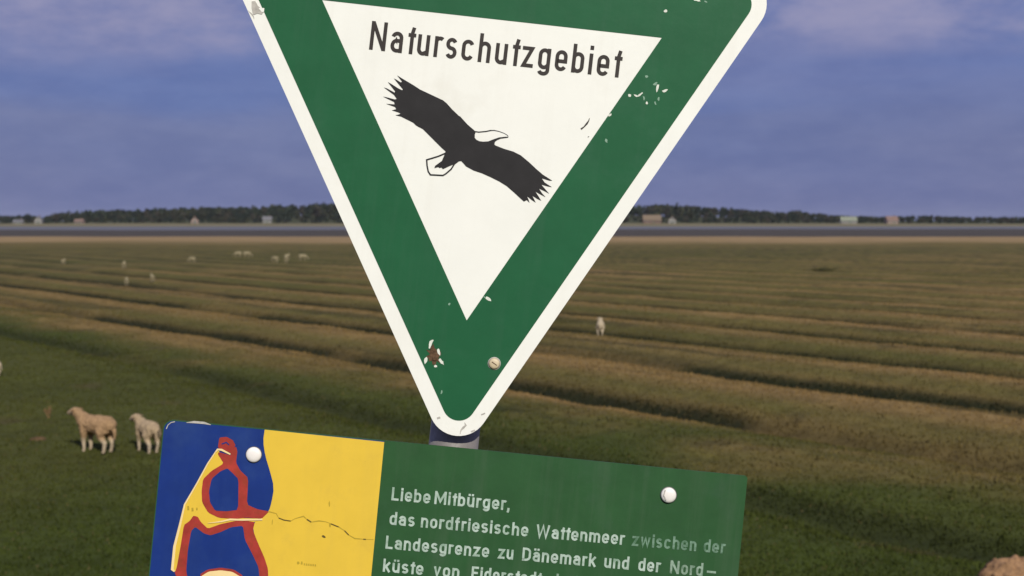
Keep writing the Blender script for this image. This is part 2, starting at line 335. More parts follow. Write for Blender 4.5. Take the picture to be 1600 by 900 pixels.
def house(name, px, y, L, D, hw, hr, wall, roof, label, yaw=0, nwin=4, gable=False, cat='house'):
    L, D, hw, hr = (.82 * q for q in (L, D, hw, hr))
    x = (px - 800) / F * y; r = empty(name, (x, y, gz(x, y) - .1)); r.rotation_euler.z = yaw + (math.pi / 2 if gable else 0)
    tag(r, label, cat, 'houses on the far shore')
    a, d = L / 2, D / 2
    v = [(-a, -d, 0), (a, -d, 0), (a, d, 0), (-a, d, 0), (-a, -d, hw), (a, -d, hw), (a, d, hw), (-a, d, hw), (-a, 0, hw + hr - .1), (a, 0, hw + hr - .1)]
    link('wall', pydata('wall', v, [(0, 1, 5, 4), (2, 3, 7, 6), (1, 2, 6, 9, 5), (3, 0, 4, 8, 7), (4, 5, 9, 8), (6, 7, 8, 9)]), M[wall], r)
    e, ov = .35, .3; sl = hr / d; zz = hw - ov * sl + .08
    rv = []
    for xx in (-a - e, a + e):
        rv += [(xx, -d - ov, zz), (xx, 0, hw + hr + .08), (xx, d + ov, zz), (xx, d + ov, zz + .2), (xx, 0, hw + hr + .28), (xx, -d - ov, zz + .2)]
    rf = [(0, 1, 7, 6), (1, 2, 8, 7), (2, 3, 9, 8), (3, 4, 10, 9), (4, 5, 11, 10), (5, 0, 6, 11), (5, 4, 3, 2, 1, 0), (6, 7, 8, 9, 10, 11)]
    ro = link('roof', pydata('roof', rv, rf), M[roof], r)
    link('chimney', boxm('chimney', a * .45, a * .45 + .7, -.35, .35, hw + hr - .6, hw + hr + .9), M['brick'], ro)
    def win(xc, yface, zc, w, h, side):
        if side == 'front': f0 = boxm('window', xc - w / 2, xc + w / 2, yface - .05, yface + .05, zc - h / 2, zc + h / 2); p0 = boxm('pane', xc - w / 2 + .12, xc + w / 2 - .12, yface - .075, yface - .055, zc - h / 2 + .12, zc + h / 2 - .12)
        else: f0 = boxm('window', yface - .05, yface + .05, xc - w / 2, xc + w / 2, zc - h / 2, zc + h / 2); sgn = -1 if yface < 0 else 1; q = yface + sgn * .065; p0 = boxm('pane', q - .01, q + .01, xc - w / 2 + .12, xc + w / 2 - .12, zc - h / 2 + .12, zc + h / 2 - .12)
        wo = link('window', f0, M['plaster'], r); link('pane', p0, M['pane'], wo)
    if gable:
        for xc, zc in ((-d * .5, hw * .5), (d * .5, hw * .5), (0, hw + hr * .35)): win(xc, -a, zc, 1.1, 1.4, 'gable')
        link('door', boxm('door', -a - .06, -a + .05, -.5, .5, .05, 2.1), M['doorpaint'], r)
    else:
        for k in range(nwin):
            xc = -a + L * (k + .5) / nwin
            if k == nwin // 2: link('door', boxm('door', xc - .55, xc + .55, -d - .06, -d + .05, .05, 2.1), M['doorpaint'], r)
            else: win(xc, -d, hw * .52, 1.2, 1.3, 'front')
    return r
house('cottage', 1392, 1121, 11, 8, 3.4, 3.6, 'pinkwall', 'tile', 'pale pink house with reddish roof near the right end of the far shore', .15, 4)
house('barn', 1325, 1122, 15, 10, 2.8, 3.6, 'plaster', 'palesheet', 'long barn with pale greenish roof on the far shore', -.08, 6, cat='barn')
house('cottage', 62, 1116, 9, 6.5, 3.2, 3.6, 'plaster', 'slate', 'white house showing its gable on the far left shore', .1, 4, gable=True)
house('shed', 30, 1112, 9, 6, 2.0, 1.8, 'plaster', 'slate', 'low pale shed with grey roof at the left end of the far shore', .0, 4, cat='shed')
house('cottage', 125, 1112, 8, 6, 2.2, 2.0, 'pinkwall', 'tile', 'low pinkish cottage on the far left shore beneath brown trees', -.1, 4)
house('cottage', 305, 1113, 8, 6.5, 3.0, 3.4, 'pinkwall', 'tile', 'small pink cottage in front of the dark middle of the wood', .2, 4, gable=True)
house('cottage', 418, 1150, 8.5, 6, 3.6, 2.8, 'plaster', 'slate', 'pale house with grey roof against the wood just left of the triangular sign', .1, 5)
house('farmhouse', 1018, 1116, 17, 9, 3.4, 4.4, 'brick', 'thatch', 'long brick farmhouse with brown roof just right of the triangular sign', .05, 6, cat='farmhouse')
house('cottage', 1050, 1113, 8, 7, 3.2, 3.2, 'plaster', 'tile', 'pale gabled cottage beside the brick farmhouse on the far shore', -.1, 4, gable=True)

# ------------------------------------------------------------------ sheep
def sheep_mesh(name, head=(.42, 0, .585), nose=(.535, 0, .535), fat=1.0, stance=0.0, wool=.010, seed=1, tail=True):
    V, E, R = [], [], []
    def add(p, r, par=None):
        V.append(p); R.append(r)
        if par is not None: E.append((par, len(V) - 1))
        return len(V) - 1
    mid = add((0, 0, .405), .145 * fat); ch = add((.17, 0, .41), .135 * fat, mid); pel = add((-.19, 0, .415), .135 * fat, mid); rump = add((-.28, 0, .42), .085 * fat, pel)
    n1 = add(((.17 + head[0]) / 2 + .01, head[1] * .5, (.45 + head[2]) / 2), .078, ch); hd = add(head, .066, n1)
    mz = add(tuple(head[i] * .45 + nose[i] * .55 for i in range(3)), .050, hd); add(nose, .034, mz)
    hv = Vector(nose) - Vector(head); hv.z = 0; hv = hv.normalized() if hv.length > .01 else Vector((1, 0, 0)); sv = Vector((-hv.y, hv.x, 0))
    for s in (-1, 1):
        e0 = Vector(head) + sv * s * .055 + Vector((0, 0, .035)) - hv * .01; e1 = e0 + sv * s * .075 - Vector((0, 0, .012)) - hv * .02
        a = add(tuple(e0), .020, hd); add(tuple(e1), .011, a)
        st = stance * s
        sh = add((.17, s * .075, .30), .060, ch); kn = add((.185 + st, s * .072, .165), .033, sh); ft = add((.175 + st, s * .07, .05), .023, kn); add((.19 + st, s * .07, .012), .027, ft)
        hp = add((-.16, s * .085, .31), .078, pel); sf = add((-.155 - st * .5, s * .088, .245), .055, hp); hk = add((-.235 - st, s * .08, .155), .034, sf); f2 = add((-.215 - st, s * .078, .05), .024, hk); add((-.20 - st, s * .078, .012), .027, f2)
    if tail: t1 = add((-.335, 0, .37), .026, rump); t2 = add((-.355, 0, .28), .022, t1); add((-.35, .005, .21), .018, t2)
    # fill the skeleton with overlapping balls of tapering size and fuse them into one continuous skin
    bm = bmesh.new()
    for a, b2 in E:
        pa, pb, ra, rb = Vector(V[a]), Vector(V[b2]), R[a], R[b2]; k2 = max(2, int((pa - pb).length / (.42 * min(ra, rb))) + 1)
        for q in range(k2 + 1):
            f2 = q / k2; bmesh.ops.create_icosphere(bm, subdivisions=2, radius=ra + (rb - ra) * f2, matrix=Matrix.Translation(pa.lerp(pb, f2)))
    me = bpy.data.meshes.new(name + '_cage'); bm.to_mesh(me); bm.free(); ob = bpy.data.objects.new(name + '_cage', me); col.objects.link(ob)
    rm = ob.modifiers.new('remesh', 'REMESH'); rm.mode = 'VOXEL'; rm.voxel_size = .0095
    sm = ob.modifiers.new('smooth', 'SMOOTH'); sm.factor = .5; sm.iterations = 7
    dg = bpy.context.evaluated_depsgraph_get(); nm = bpy.data.meshes.new_from_object(ob.evaluated_get(dg)); nm.name = name
    bpy.data.objects.remove(ob); bpy.data.meshes.remove(me)
    n = len(nm.vertices); co = np.empty(n * 3, np.float32); no = np.empty(n * 3, np.float32)
    nm.vertices.foreach_get('co', co); nm.vertex_normals.foreach_get('vector', no); co = co.reshape(-1, 3); no = no.reshape(-1, 3)
    u = co[:, 0] * 34 + co[:, 1] * 9 + 50; v = co[:, 1] * 30 + co[:, 2] * 36 + 50
    body = sst(.24, .32, co[:, 2]) * (1 - sst(.30, .40, co[:, 0]))
    co = co + no * ((fbm(u, v, seed, 3) - .35) * wool * 4.5 * body)[:, None]
    co[:, 2] -= co[:, 2].min()
    nm.vertices.foreach_set('co', co.ravel()); nm.polygons.foreach_set('use_smooth', [True] * len(nm.polygons)); nm.update()
    return nm
lamb_up = sheep_mesh('lamb', (.385, .03, .585), (.50, .035, .555), .97, .0, .008, 1)
lamb_turn = sheep_mesh('lamb', (.36, .05, .56), (.47, .09, .52), .93, .02, .008, 2)
lamb_graze = sheep_mesh('lamb', (.42, .0, .27), (.50, .0, .13), 1.0, .025, .010, 3)
ewe = sheep_mesh('ewe', (.37, .0, .55), (.49, .0, .50), 1.08, .01, .014, 4, False)
WOOL = {'woolbrown': ((.27, .16, .085), (.36, .26, .17)), 'wooltan': ((.31, .20, .108), (.44, .35, .24)), 'wool': ((.36, .27, .17), (.46, .37, .26)), 'woolpale': ((.42, .35, .24), (.45, .38, .27)), 'woolfar': ((.25, .215, .13), (.27, .23, .145))}
fleece = material('fleece', (.4, .3, .2), .95, .22, 22, .1, attr=True, bump=.9, bscale=70)
cache = {}
def fleeced(me, key):
    """the animal's own colouring: darker fleece, paler face and lower legs"""
    if (me.name, key) not in cache:
        m = me.copy(); n = len(m.vertices); co = np.empty(n * 3, np.float32); m.vertices.foreach_get('co', co); co = co.reshape(-1, 3)
        pale = np.clip(1 - sst(.17, .25, co[:, 2]) + sst(.36, .42, co[:, 0]) * .6, 0, 1)[:, None]; a, b2 = (np.array(q) for q in WOOL[key])
        c = (a + (b2 - a) * pale) * (.8 + .4 * fbm(co[:, 0] * 7 + 20, co[:, 1] * 5 + co[:, 2] * 8 + 20, 66, 3))[:, None]
        c[co[:, 2] < .018] = (.05, .04, .03)
        at = m.color_attributes.new('tint', 'FLOAT_COLOR', 'POINT'); at.data.foreach_set('color', np.c_[c, np.ones(n)].astype(np.float32).ravel())
        m.materials.clear(); m.materials.append(fleece); cache[(me.name, key)] = m
    return cache[(me.name, key)]
def sheep(me, mat, px, py, yaw, scale, label, group=None, name='lamb', at=None):
    p = at if at is not None else ground_px(px, py); z = gz(p[0], p[1])
    o = link(name, fleeced(me, mat)); o.location = (p[0], p[1], z - .005); o.rotation_euler.z = math.radians(yaw); o.scale = (scale,) * 3
    tag(o, label, 'lamb' if name == 'lamb' else 'sheep', group); return o
# yaw: direction the animal faces, 180 = left in the picture, 90 = away
sheep(lamb_up, 'wooltan', 151, 705, 153, 1.0, 'tan lamb with raised head standing on green grass, larger of two near the map board')
sheep(lamb_turn, 'wool', 231, 706, 128, .86, 'small pale lamb standing right beside the edge of the blue map board')
sheep(lamb_up, 'woolpale', -12, 588, 168, .62, 'cream lamb cut off by the left picture edge above the two near lambs', at=None)
sheep(ewe, 'woolbrown', 0, 0, 12, 1.25, 'tan woolly sheep cut off by the bottom right picture corner', None, 'sheep', at=(4.20, 11.35))
sheep(lamb_up, 'woolpale', 938, 525, 84, .80, 'lone pale lamb seen end-on in a brown strip right of the triangular sign')
G = 'lambs scattered far out on the marsh'
for me, px, py, yaw, sc, lab in (
    (lamb_turn, 198, 442, 100, .85, 'pale far lamb, left one of a level pair standing on a dark furrow'),
    (lamb_up, 238, 443, 110, .82, 'pale far lamb, right one of a level pair standing on a dark furrow'),
    (lamb_turn, 194, 421, 95, .95, 'far lamb directly behind the left one of the furrow pair'),
    (lamb_up, 99, 411, 80, .90, 'far lamb standing alone nearest the left picture edge'),
    (lamb_graze, 300, 409, 170, .95, 'faint far lamb grazing midway between the furrow pair and the farthest cluster'),
    (lamb_graze, 372, 403, 170, 1.1, 'left one of two far lambs grazing close together, left of the farthest cluster'),
    (lamb_graze, 386, 403, 10, 1.1, 'right one of two far lambs grazing close together, left of the farthest cluster'),
    (lamb_graze, 430, 411, 150, 1.0, 'leftmost lamb of the farthest cluster beside the triangular sign'),
    (lamb_up, 447, 412, 100, 1.15, 'middle lamb of the farthest cluster, nearer of two in line'),
    (lamb_turn, 449, 405, 60, 1.0, 'middle lamb of the farthest cluster, farther of two in line'),
    (lamb_graze, 473, 408, 15, 1.1, 'rightmost lamb of the farthest cluster beside the triangular sign')):
    sheep(me, 'woolfar', px, py, yaw, sc * .88, lab, G)

# ------------------------------------------------------------------ small things on the grass
def stalk_plant(px, py, h, n, label, seed, colr=(.20, .12, .06)):
    r = random.Random(seed); p = ground_px(px, py); root = empty('dry_dock_plant', (p.x, p.y, gz(p.x, p.y))); tag(root, label, 'plant')
    mt = M.setdefault('drystalk', material('dry_stalk', colr, .9, .25, 20, .1))
    for i in range(n):
        a = r.uniform(0, 6.28); tip = Vector((math.cos(a) * .09 * r.random(), math.sin(a) * .09 * r.random(), h * r.uniform(.6, 1))); base = Vector((r.uniform(-.02, .02), r.uniform(-.02, .02), -.02)); V = []; Fc = []
        for j in range(4):
            c = base.lerp(tip, j / 3); rr = .006 * (1 - .6 * j / 3)
            V += [(c.x + math.cos(k * 2.094) * rr, c.y + math.sin(k * 2.094) * rr, c.z) for k in range(3)]
            if j: Fc += [((j - 1) * 3 + k, (j - 1) * 3 + (k + 1) % 3, j * 3 + (k + 1) % 3, j * 3 + k) for k in range(3)]
        s = link('stalk', pydata('stalk', V, Fc), mt, root); V = []; Fc = []
        for j in range(26):
            q = base.lerp(tip, r.uniform(.55, 1.0)) + Vector((r.gauss(0, .014), r.gauss(0, .014), r.gauss(0, .008))); d = Vector((r.gauss(0, 1), r.gauss(0, 1), r.gauss(0, 1))).normalized() * .014; e = d.cross(Vector((r.gauss(0, 1), r.gauss(0, 1), 1))).normalized() * .010
            o = len(V); V += [q - d, q - e, q + d, q + e]; Fc.append((o, o + 1, o + 2, o + 3))
        link('seed_head', pydata('seed_head', V, Fc), mt, s)
stalk_plant(77, 654, .22, 4, 'thin dry brown dock plant standing left of the tan lamb', 3)
def mound(px, py, rx, h, label, seed):
    p = ground_px(px, py); V = []; Fc = []; nr, na = 6, 18
    for j in range(nr + 1):
        for a in range(na):
            t = j / nr; rr = rx * (1 - t) * (1 + .25 * (vnoise(np.array([a * .7 + seed]), np.array([j * .5]))[0] - .5)); an = a / na * 6.2832
            V.append((math.cos(an) * rr, math.sin(an) * rr * .8, h * (1 - (1 - t) ** 2) - .03 + .02 * random.random()))
            if j: Fc.append(((j - 1) * na + a, (j - 1) * na + (a + 1) % na, j * na + (a + 1) % na, j * na + a))
    o = link('molehill', pydata('molehill', V, Fc, True), M.setdefault('mole', material('brown_earth', (.105, .066, .034), .95, .35, 18, .1, bump=.8, bscale=60)))
    o.location = (p.x, p.y, gz(p.x, p.y)); tag(o, label, 'molehill')
mound(60, 686, .17, .06, 'low brown molehill in the green grass left of the tan lamb', 2)
def rushes(px, py, w, h, n, label, seed):
    r = np.random.default_rng(seed); p = ground_px(px, py); root = empty('rush_clump', (p.x, p.y, gz(p.x, p.y))); tag(root, label, 'plant')
    x = r.normal(0, w / 2.5, n); y = r.normal(0, w / 4, n); a = r.random(n) * 6.28; hh = h * (.5 + .5 * r.random(n)); l = r.normal(0, .3, (n, 2)) * hh[:, None]; dx, dy = np.cos(a) * .03, np.sin(a) * .03
    P = np.empty((n, 3, 3)); P[:, 0] = np.c_[x - dx, y - dy, x * 0 - .03]; P[:, 1] = np.c_[x + dx, y + dy, x * 0 - .03]; P[:, 2] = np.c_[x + l[:, 0], y + l[:, 1], hh]
    bl_ = link('blades', fastmesh('blades', P.reshape(-1, 3), np.arange(3 * n).reshape(-1, 3), False, np.repeat(np.array([[.045, .050, .018]]) * (.7 + .6 * r.random(n))[:, None], 3, 0)), M['grass'], root); bl_['kind'] = 'stuff'
rushes(1288, 423, 1.5, .22, 260, 'dark green patch of rushes far out right of the triangular sign', 5)

# ------------------------------------------------------------------ the sign
MM = .00075                                           # metres per photo pixel on the sign's plane
ROLL = math.radians(6.2)
U = (CR * math.cos(ROLL) - CU * math.sin(ROLL)); VUP = (CR * math.sin(ROLL) + CU * math.cos(ROLL))
PLANE_C = Vector((0, 0, EYE)) + CF * DIST
def on_plane(x, y): return PLANE_C + CR * ((x - 800) * MM) - CU * ((y - 450) * MM)
POST_R, POST_GAP = .0298, .0145
anchor = on_plane(707.5, 690) + CF * (POST_GAP + POST_R)
k = (1.80 - anchor.z) / VUP.z; base_pt = anchor + VUP * k                  # foot of the post on the dike crest
root = bpy.data.objects.new('nature_reserve_sign', None); col.objects.link(root); root.empty_display_size = .2
RM = Matrix((U, CF, VUP)).transposed()               # local x right, y away from the viewer, z up along the post
root.matrix_world = Matrix.Translation(base_pt) @ RM.to_4x4()
RI = RM.transposed()
def px(x, y, lift=0.0):
    q = RI @ (on_plane(x, y) - base_pt); return Vector((q.x, q.y - lift, q.z))
tag(root, 'green and white triangular nature reserve sign with eagle above a map board on one post', 'sign')
def sheet(name, poly, mat, parent, lift, thick=0.0):
    """flat polygon given in photo pixels, lying on the sign's plane; thick > 0 gives a plate of that depth behind it"""
    pts = [px(x, y, lift) for x, y in poly]; tri = tessellate_polygon([pts]); n = len(pts); V = [tuple(p) for p in pts]; Fc = []
    for t3 in tri:
        a, b, c = (pts[i] for i in t3); Fc.append(tuple(t3) if (b - a).cross(c - a).y < 0 else tuple(reversed(t3)))
    if thick:
        V += [(p.x, p.y + thick, p.z) for p in pts]; Fc += [tuple(i + n for i in reversed(f)) for f in Fc]
        Fc += [(i, i + n, (i + 1) % n + n, (i + 1) % n) for i in range(n)]
    me = pydata(name, V, Fc)
    if thick:
        bm = bmesh.new(); bm.from_mesh(me); bmesh.ops.recalc_face_normals(bm, faces=bm.faces); bm.to_mesh(me); bm.free()
    return link(name, me, M[mat], parent)
def strip(path, width, closed=False):
    """2D polyline -> quads of a constant-width stroke with mitred joints (flat ends)"""
    P = [Vector(p) for p in path]; n = len(P); L, R = [], []
    ws = width if isinstance(width, (list, tuple)) else [width] * n
    for i in range(n):
        a = P[i - 1] if (i or closed) else None; c = P[(i + 1) % n] if (i < n - 1 or closed) else None
        d1 = (P[i] - a).normalized() if a is not None else None; d2 = (c - P[i]).normalized() if c is not None else None
        if d1 is None: d1 = d2
        if d2 is None: d2 = d1
        d = d1 + d2
        d = d.normalized() if d.length > 1e-6 else d1
        nrm = Vector((-d.y, d.x)); kk = ws[i] / 2 / max(.45, nrm.dot(Vector((-d1.y, d1.x)))); L.append(P[i] + nrm * kk); R.append(P[i] - nrm * kk)
    V = L + R; Fq = [(i, (i + 1) % n, (i + 1) % n + n, i + n) for i in range(n if closed else n - 1)]
    return V, Fq
def strokes(name, paths, mat, parent, lift, tf=lambda p: p):
    """paths: (points, width); each stroke lies a hair above the last so that none share a plane"""
    V, Fc = [], []
    for j, (path, wd) in enumerate(paths):
        v, fq = strip(path, wd); o = len(V); V += [px(*tf(p), lift + (j % 4) * 4e-5) for p in v]; Fc += [tuple(o + i for i in f) for f in fq]
    return link(name, pydata(name, V, Fc), M[mat], parent)

# triangle: inner field, green band and white rim as parallel offsets with rounded corners
TRI = [Vector((503.5, 0.0)), Vector((1034.0, 59.0)), Vector((729.2, 500.5))]
def offset_tri(d, r=0.0, n=14):
    lines = []
    for i in range(3):
        a, b = TRI[i], TRI[(i + 1) % 3]; e = (b - a).normalized(); nrm = Vector((e.y, -e.x)); lines.append((a + nrm * d, e))
    cor = []
    for i in range(3):
        (p, e), (q, g2) = lines[i - 1], lines[i]; den = e.x * g2.y - e.y * g2.x; t1 = ((q - p).x * g2.y - (q - p).y * g2.x) / den; cor.append(p + e * t1)
    if r <= 0: return [tuple(c) for c in cor]
    outp = []
    for i in range(3):
        c = cor[i]; d1 = (cor[i - 1] - c).normalized(); d2 = (cor[(i + 1) % 3] - c).normalized(); half = math.acos(d1.dot(d2)) / 2
        bis = (d1 + d2).normalized(); ctr = c + bis * (r / math.sin(half)); s = c + d1 * (r / math.tan(half)) - ctr; e2 = c + d2 * (r / math.tan(half)) - ctr
        a0 = math.atan2(s.y, s.x); a1 = math.atan2(e2.y, e2.x); da = (a1 - a0 + math.pi) % (2 * math.pi) - math.pi
        outp += [(ctr.x + r * math.cos(a0 + da * j / n), ctr.y + r * math.sin(a0 + da * j / n)) for j in range(n + 1)]
    return outp
panel = sheet('triangular_panel', offset_tri(113, 47), 'white', root, 0, .0025)
# green band: ring between two outlines, built as quads
def ring(name, outer_d, r, inner, mat, parent, lift):
    n = 14; o = offset_tri(outer_d, r, n); V = [px(x, y, lift) for x, y in o] + [px(x, y, lift) for x, y in inner]; Fc = []; m = n + 1
    for i in range(3):
        for j in range(n): Fc.append((i * m + j, i * m + j + 1, 3 * m + i))
        Fc.append((i * m + n, ((i + 1) % 3) * m, 3 * m + (i + 1) % 3, 3 * m + i))
    return link(name, pydata(name, V, Fc), M[mat], parent)
ring('green_border', 90.5, 26, offset_tri(0), 'green', panel, .0004)

# ---- lettering: a narrow sans alphabet drawn as strokes (unit = cap height)
def arc(cx, cy, rx, ry, a0, a1, n=10): return [(cx + rx * math.cos(math.radians(a0 + (a1 - a0) * i / n)), cy + ry * math.sin(math.radians(a0 + (a1 - a0) * i / n))) for i in range(n + 1)]
def glyph(ch, t, xh, kx):
    h = t / 2; w = {'i': t / kx, ',': t / kx, 't': .27, 'f': .27, 'r': .33, 'm': .66, 'w': .62, 'W': .82, 'N': .56, 'M': .68, 'D': .50, 'L': .42, 'E': .44, 's': .39, 'z': .41, '-': .26, 'k': .42, 'v': .43}.get(ch, .42) * kx
    l, r, b, T = h, w - h, h, xh - h; cx = w / 2; rx = (r - l) / 2; ry = min(rx * 1.05, (T - b) / 2); k = []
    def bowl(top=T, bot=b): return arc(cx, top - ry, rx, ry, 0, 180) + arc(cx, bot + ry, rx, ry, 180, 360) + [(r, top - ry)]
    if ch == 'N': k = [[(l, 0), (l, 1)], [(r, 0), (r, 1)], [(l, 1 - .02), (r, .02)]]
    elif ch == 'M': k = [[(l, 0), (l, 1)], [(r, 0), (r, 1)], [(l, .97), (cx, .25), (r, .97)]]
    elif ch == 'L': k = [[(l, 1), (l, h), (w, h)]]
    elif ch == 'E': k = [[(w, 1 - h), (l, 1 - h), (l, h), (w, h)], [(l, .52), (w * .9, .52)]]
    elif ch == 'D': k = [[(l, h), (l, 1 - h), (cx * .8, 1 - h)] + arc(cx * .8, 1 - h - rx, r - cx * .8, rx, 90, 0)[1:] + arc(cx * .8, h + rx, r - cx * .8, rx, 0, -90) + [(l - h, h)]]
    elif ch == 'W': k = [[(l, 1), (w * .27, .05), (cx, .9), (w * .73, .05), (r, 1)]]
    elif ch == 'w': k = [[(l, xh), (w * .27, .05), (cx, xh * .88), (w * .73, .05), (r, xh)]]
    elif ch == 'v': k = [[(l, xh), (cx, .04), (r, xh)]]
    elif ch in 'aä':
        k = [arc(cx, T - ry, rx, ry, 165, 90)[:] + arc(cx, T - ry, rx, ry, 90, 0)[1:] + [(r, 0)], [(r, xh * .56), (cx, xh * .57)] + arc(cx, xh * .57 / 2 + h / 2, rx, xh * .57 / 2 - h / 2, 90, 270) + [(r, h + .01)]]
    elif ch in 'uü': k = [[(l, xh)] + arc(cx, b + ry, rx, ry, 180, 300), [(r, xh), (r, 0)], [(cx, b), (r, b + ry * .5)]]
    elif ch == 'n': k = [[(l, 0), (l, xh)], arc(cx, T - ry, rx, ry, 165, 0) + [(r, 0)]]
    elif ch == 'm':
        q = (r - l) / 4; k = [[(l, 0), (l, xh)], arc(l + q, T - q, q, q, 165, 0) + [(cx, 0)], arc(cx + q, T - q, q, q, 165, 0) + [(r, 0)]]
    elif ch == 'h': k = [[(l, 0), (l, 1)], arc(cx, T - ry, rx, ry, 165, 0) + [(r, 0)]]
    elif ch == 'b': k = [[(l, 0), (l, 1)], arc(cx, T - ry, rx, ry, 170, 0) + arc(cx, b + ry, rx, ry, 0, -170)]
    elif ch == 'd': k = [[(r, 0), (r, 1)], arc(cx, T - ry, rx, ry, 10, 180) + arc(cx, b + ry, rx, ry, 180, 350)]
    elif ch == 'g': k = [arc(cx, T - ry, rx, ry, 10, 180) + arc(cx, b + ry, rx, ry, 180, 350), [(r, xh)] + arc(cx, -.22 + h + ry * .75, rx, ry * .75, 0, -165)]
    elif ch == 'o': k = [bowl()]
    elif ch == 'c': k = [arc(cx, T - ry, rx, ry, 20, 180) + arc(cx, b + ry, rx, ry, 180, 340)]
    elif ch == 'e': k = [[(l, xh * .47), (r, xh * .47)] + arc(cx, T - ry, rx, ry, 0, 180) + arc(cx, b + ry, rx, ry, 180, 335)]
    elif ch == 's':
        q = (T - b) / 4; k = [arc(cx, T - q, rx, q, 25, 270, 12) + arc(cx, b + q, rx, q, 90, -155, 12)[1:]]
    elif ch == 'z': k = [[(0, T), (r - .01, T), (l + .01, b), (w, b)]]
    elif ch == 'r': k = [[(l, 0), (l, xh)], arc(l + (r - l) * .62, T - ry, (r - l) * .62, ry, 175, 45)]
    elif ch == 't': k = [[(cx, 0), (cx, xh), (cx + .045, 1 - .07)], [(0, xh - h), (w, xh - h)]]
    elif ch == 'f': k = [[(cx - .02, 0), (cx - .02, 1 - .16)] + arc(cx + .11, 1 - .17, .13, .17 - h, 180, 80)[1:], [(0, xh - h), (w, xh - h)]]
    elif ch == 'i': k = [[(l, 0), (l, xh)], [(l, 1 - t * 1.15), (l, 1)]]
    elif ch == 'k': k = [[(l, 0), (l, 1)], [(r + h * .3, xh), (l, .28)], [(l + (r - l) * .35, .42), (r + h * .4, 0)]]
    elif ch == ',': k = [[(l, t * 1.1), (l - .02, -.04), (l - .06, -.16)]]
    elif ch == '-': k = [[(0, xh * .5), (w, xh * .5)]]
    if ch in 'äü':
        for xx in (w * .28, w * .72): k.append([(xx, 1 - t * .95), (xx, 1)])
    return w, k
def word(text, t, xh, gap, x0, y0, x1, y1, cap, hair=0.0):
    """stroke paths in photo pixels for a word whose baseline runs from x0,y0 to x1,y1"""
    length = math.hypot(x1 - x0, y1 - y0) / cap; kx = 1.0
    for _ in range(6):
        tot = sum(glyph(c, t, xh, kx)[0] + gap * kx * (.45 if c in 'rt' else 1) for c in text[:-1]) + glyph(text[-1], t, xh, kx)[0]; kx *= length / tot
    ex = Vector((x1 - x0, y1 - y0)).normalized(); ey = Vector((ex.y, -ex.x)); outp = []; cur = 0
    for c in text:
        w, ks = glyph(c, t, xh, kx)
        for pth in ks: outp.append(([tuple(Vector((x0, y0)) + ex * ((cur + p[0]) * cap) + ey * (p[1] * cap)) for p in pth], t * cap))
        cur += w + gap * kx * (.45 if c in 'rt' else 1)
    return outp
strokes('lettering', word('Naturschutzgebiet', .128, .725, .165, 576.5, 77.3, 969.5, 121.6, 45.0), 'text', panel, .0004)

# ---- eagle
def zc(pts, ox, oy, s): return [(ox + x * s, oy + y * s) for x, y in pts]
A = zc([(275, 70), (390, 140), (500, 205), (600, 270), (750, 340), (920, 420), (970, 460), (1050, 550), (1150, 645)], 590, 110, 130 / 1170)
Bp = zc([(560, 10), (660, 120), (730, 180), (765, 212), (752, 250), (752, 290), (775, 316), (815, 333), (860, 338), (925, 334), (990, 308), (1060, 284), (1150, 274), (1182, 278), (1175, 288), (1085, 300), (1040, 318), (1010, 340), (1003, 375)], 650, 180, 160 / 1309)
Cp = zc([(240, 190), (330, 225), (430, 255), (510, 295), (600, 370), (680, 445), (750, 505), (852, 570), (820, 570), (738, 545), (770, 590), (848, 640), (800, 632), (733, 612), (770, 655), (817, 710), (770, 685), (708, 655), (740, 705), (778, 748), (725, 720), (668, 688), (700, 735), (732, 787), (685, 765), (636, 733), (655, 770), (672, 807), (630, 780), (578, 738), (595, 775), (606, 810), (575, 780), (545, 796), (510, 765), (440, 700), (360, 630), (280, 580), (180, 530), (90, 490), (0, 460)], 740, 200, 140 / 969)
Dp = zc([(640, 655), (610, 620), (580, 588), (550, 590), (500, 628), (470, 634), (420, 655), (345, 690), (325, 670), (300, 676), (285, 664), (235, 677), (243, 648), (330, 585), (358, 520), (378, 462), (330, 420), (260, 350), (160, 250), (90, 180), (0, 130)], 650, 180, 160 / 1309)
Ep = zc([(600, 810), (500, 735), (400, 685), (335, 652), (250, 630), (290, 622), (325, 608), (290, 590), (200, 562), (235, 552), (262, 545), (245, 515), (120, 470), (180, 474), (240, 478), (232, 445), (75, 368), (130, 378), (240, 408), (270, 402), (230, 345), (88, 240), (130, 252), (240, 312), (246, 295), (145, 165), (185, 185), (290, 252), (345, 278), (356, 268), (300, 200), (228, 112), (265, 130), (325, 168), (345, 160)], 590, 110, 130 / 1170)
eagle = sheet('eagle_emblem', A + Bp + Cp + Dp + Ep, 'black', panel, .0004)
for nm_, pth_ in zip(('head_outline', 'beak_outline', 'tail_outline'), [(zc([(750, 208), (800, 216), (890, 208), (960, 194)], 650, 180, 160 / 1309), 1.7), (zc([(950, 195), (1000, 194), (1060, 206), (1130, 232), (1172, 258), (1180, 282)], 650, 180, 160 / 1309), [1.4, 1.2, .9, .7, .7, .9]),
    (zc([(390, 480), (290, 524), (200, 552), (137, 570), (142, 645), (157, 720), (185, 762), (345, 770), (380, 750), (450, 690), (490, 625)], 650, 180, 160 / 1309), 2.3)]): strokes(nm_, [pth_], 'black', eagle, .0005)

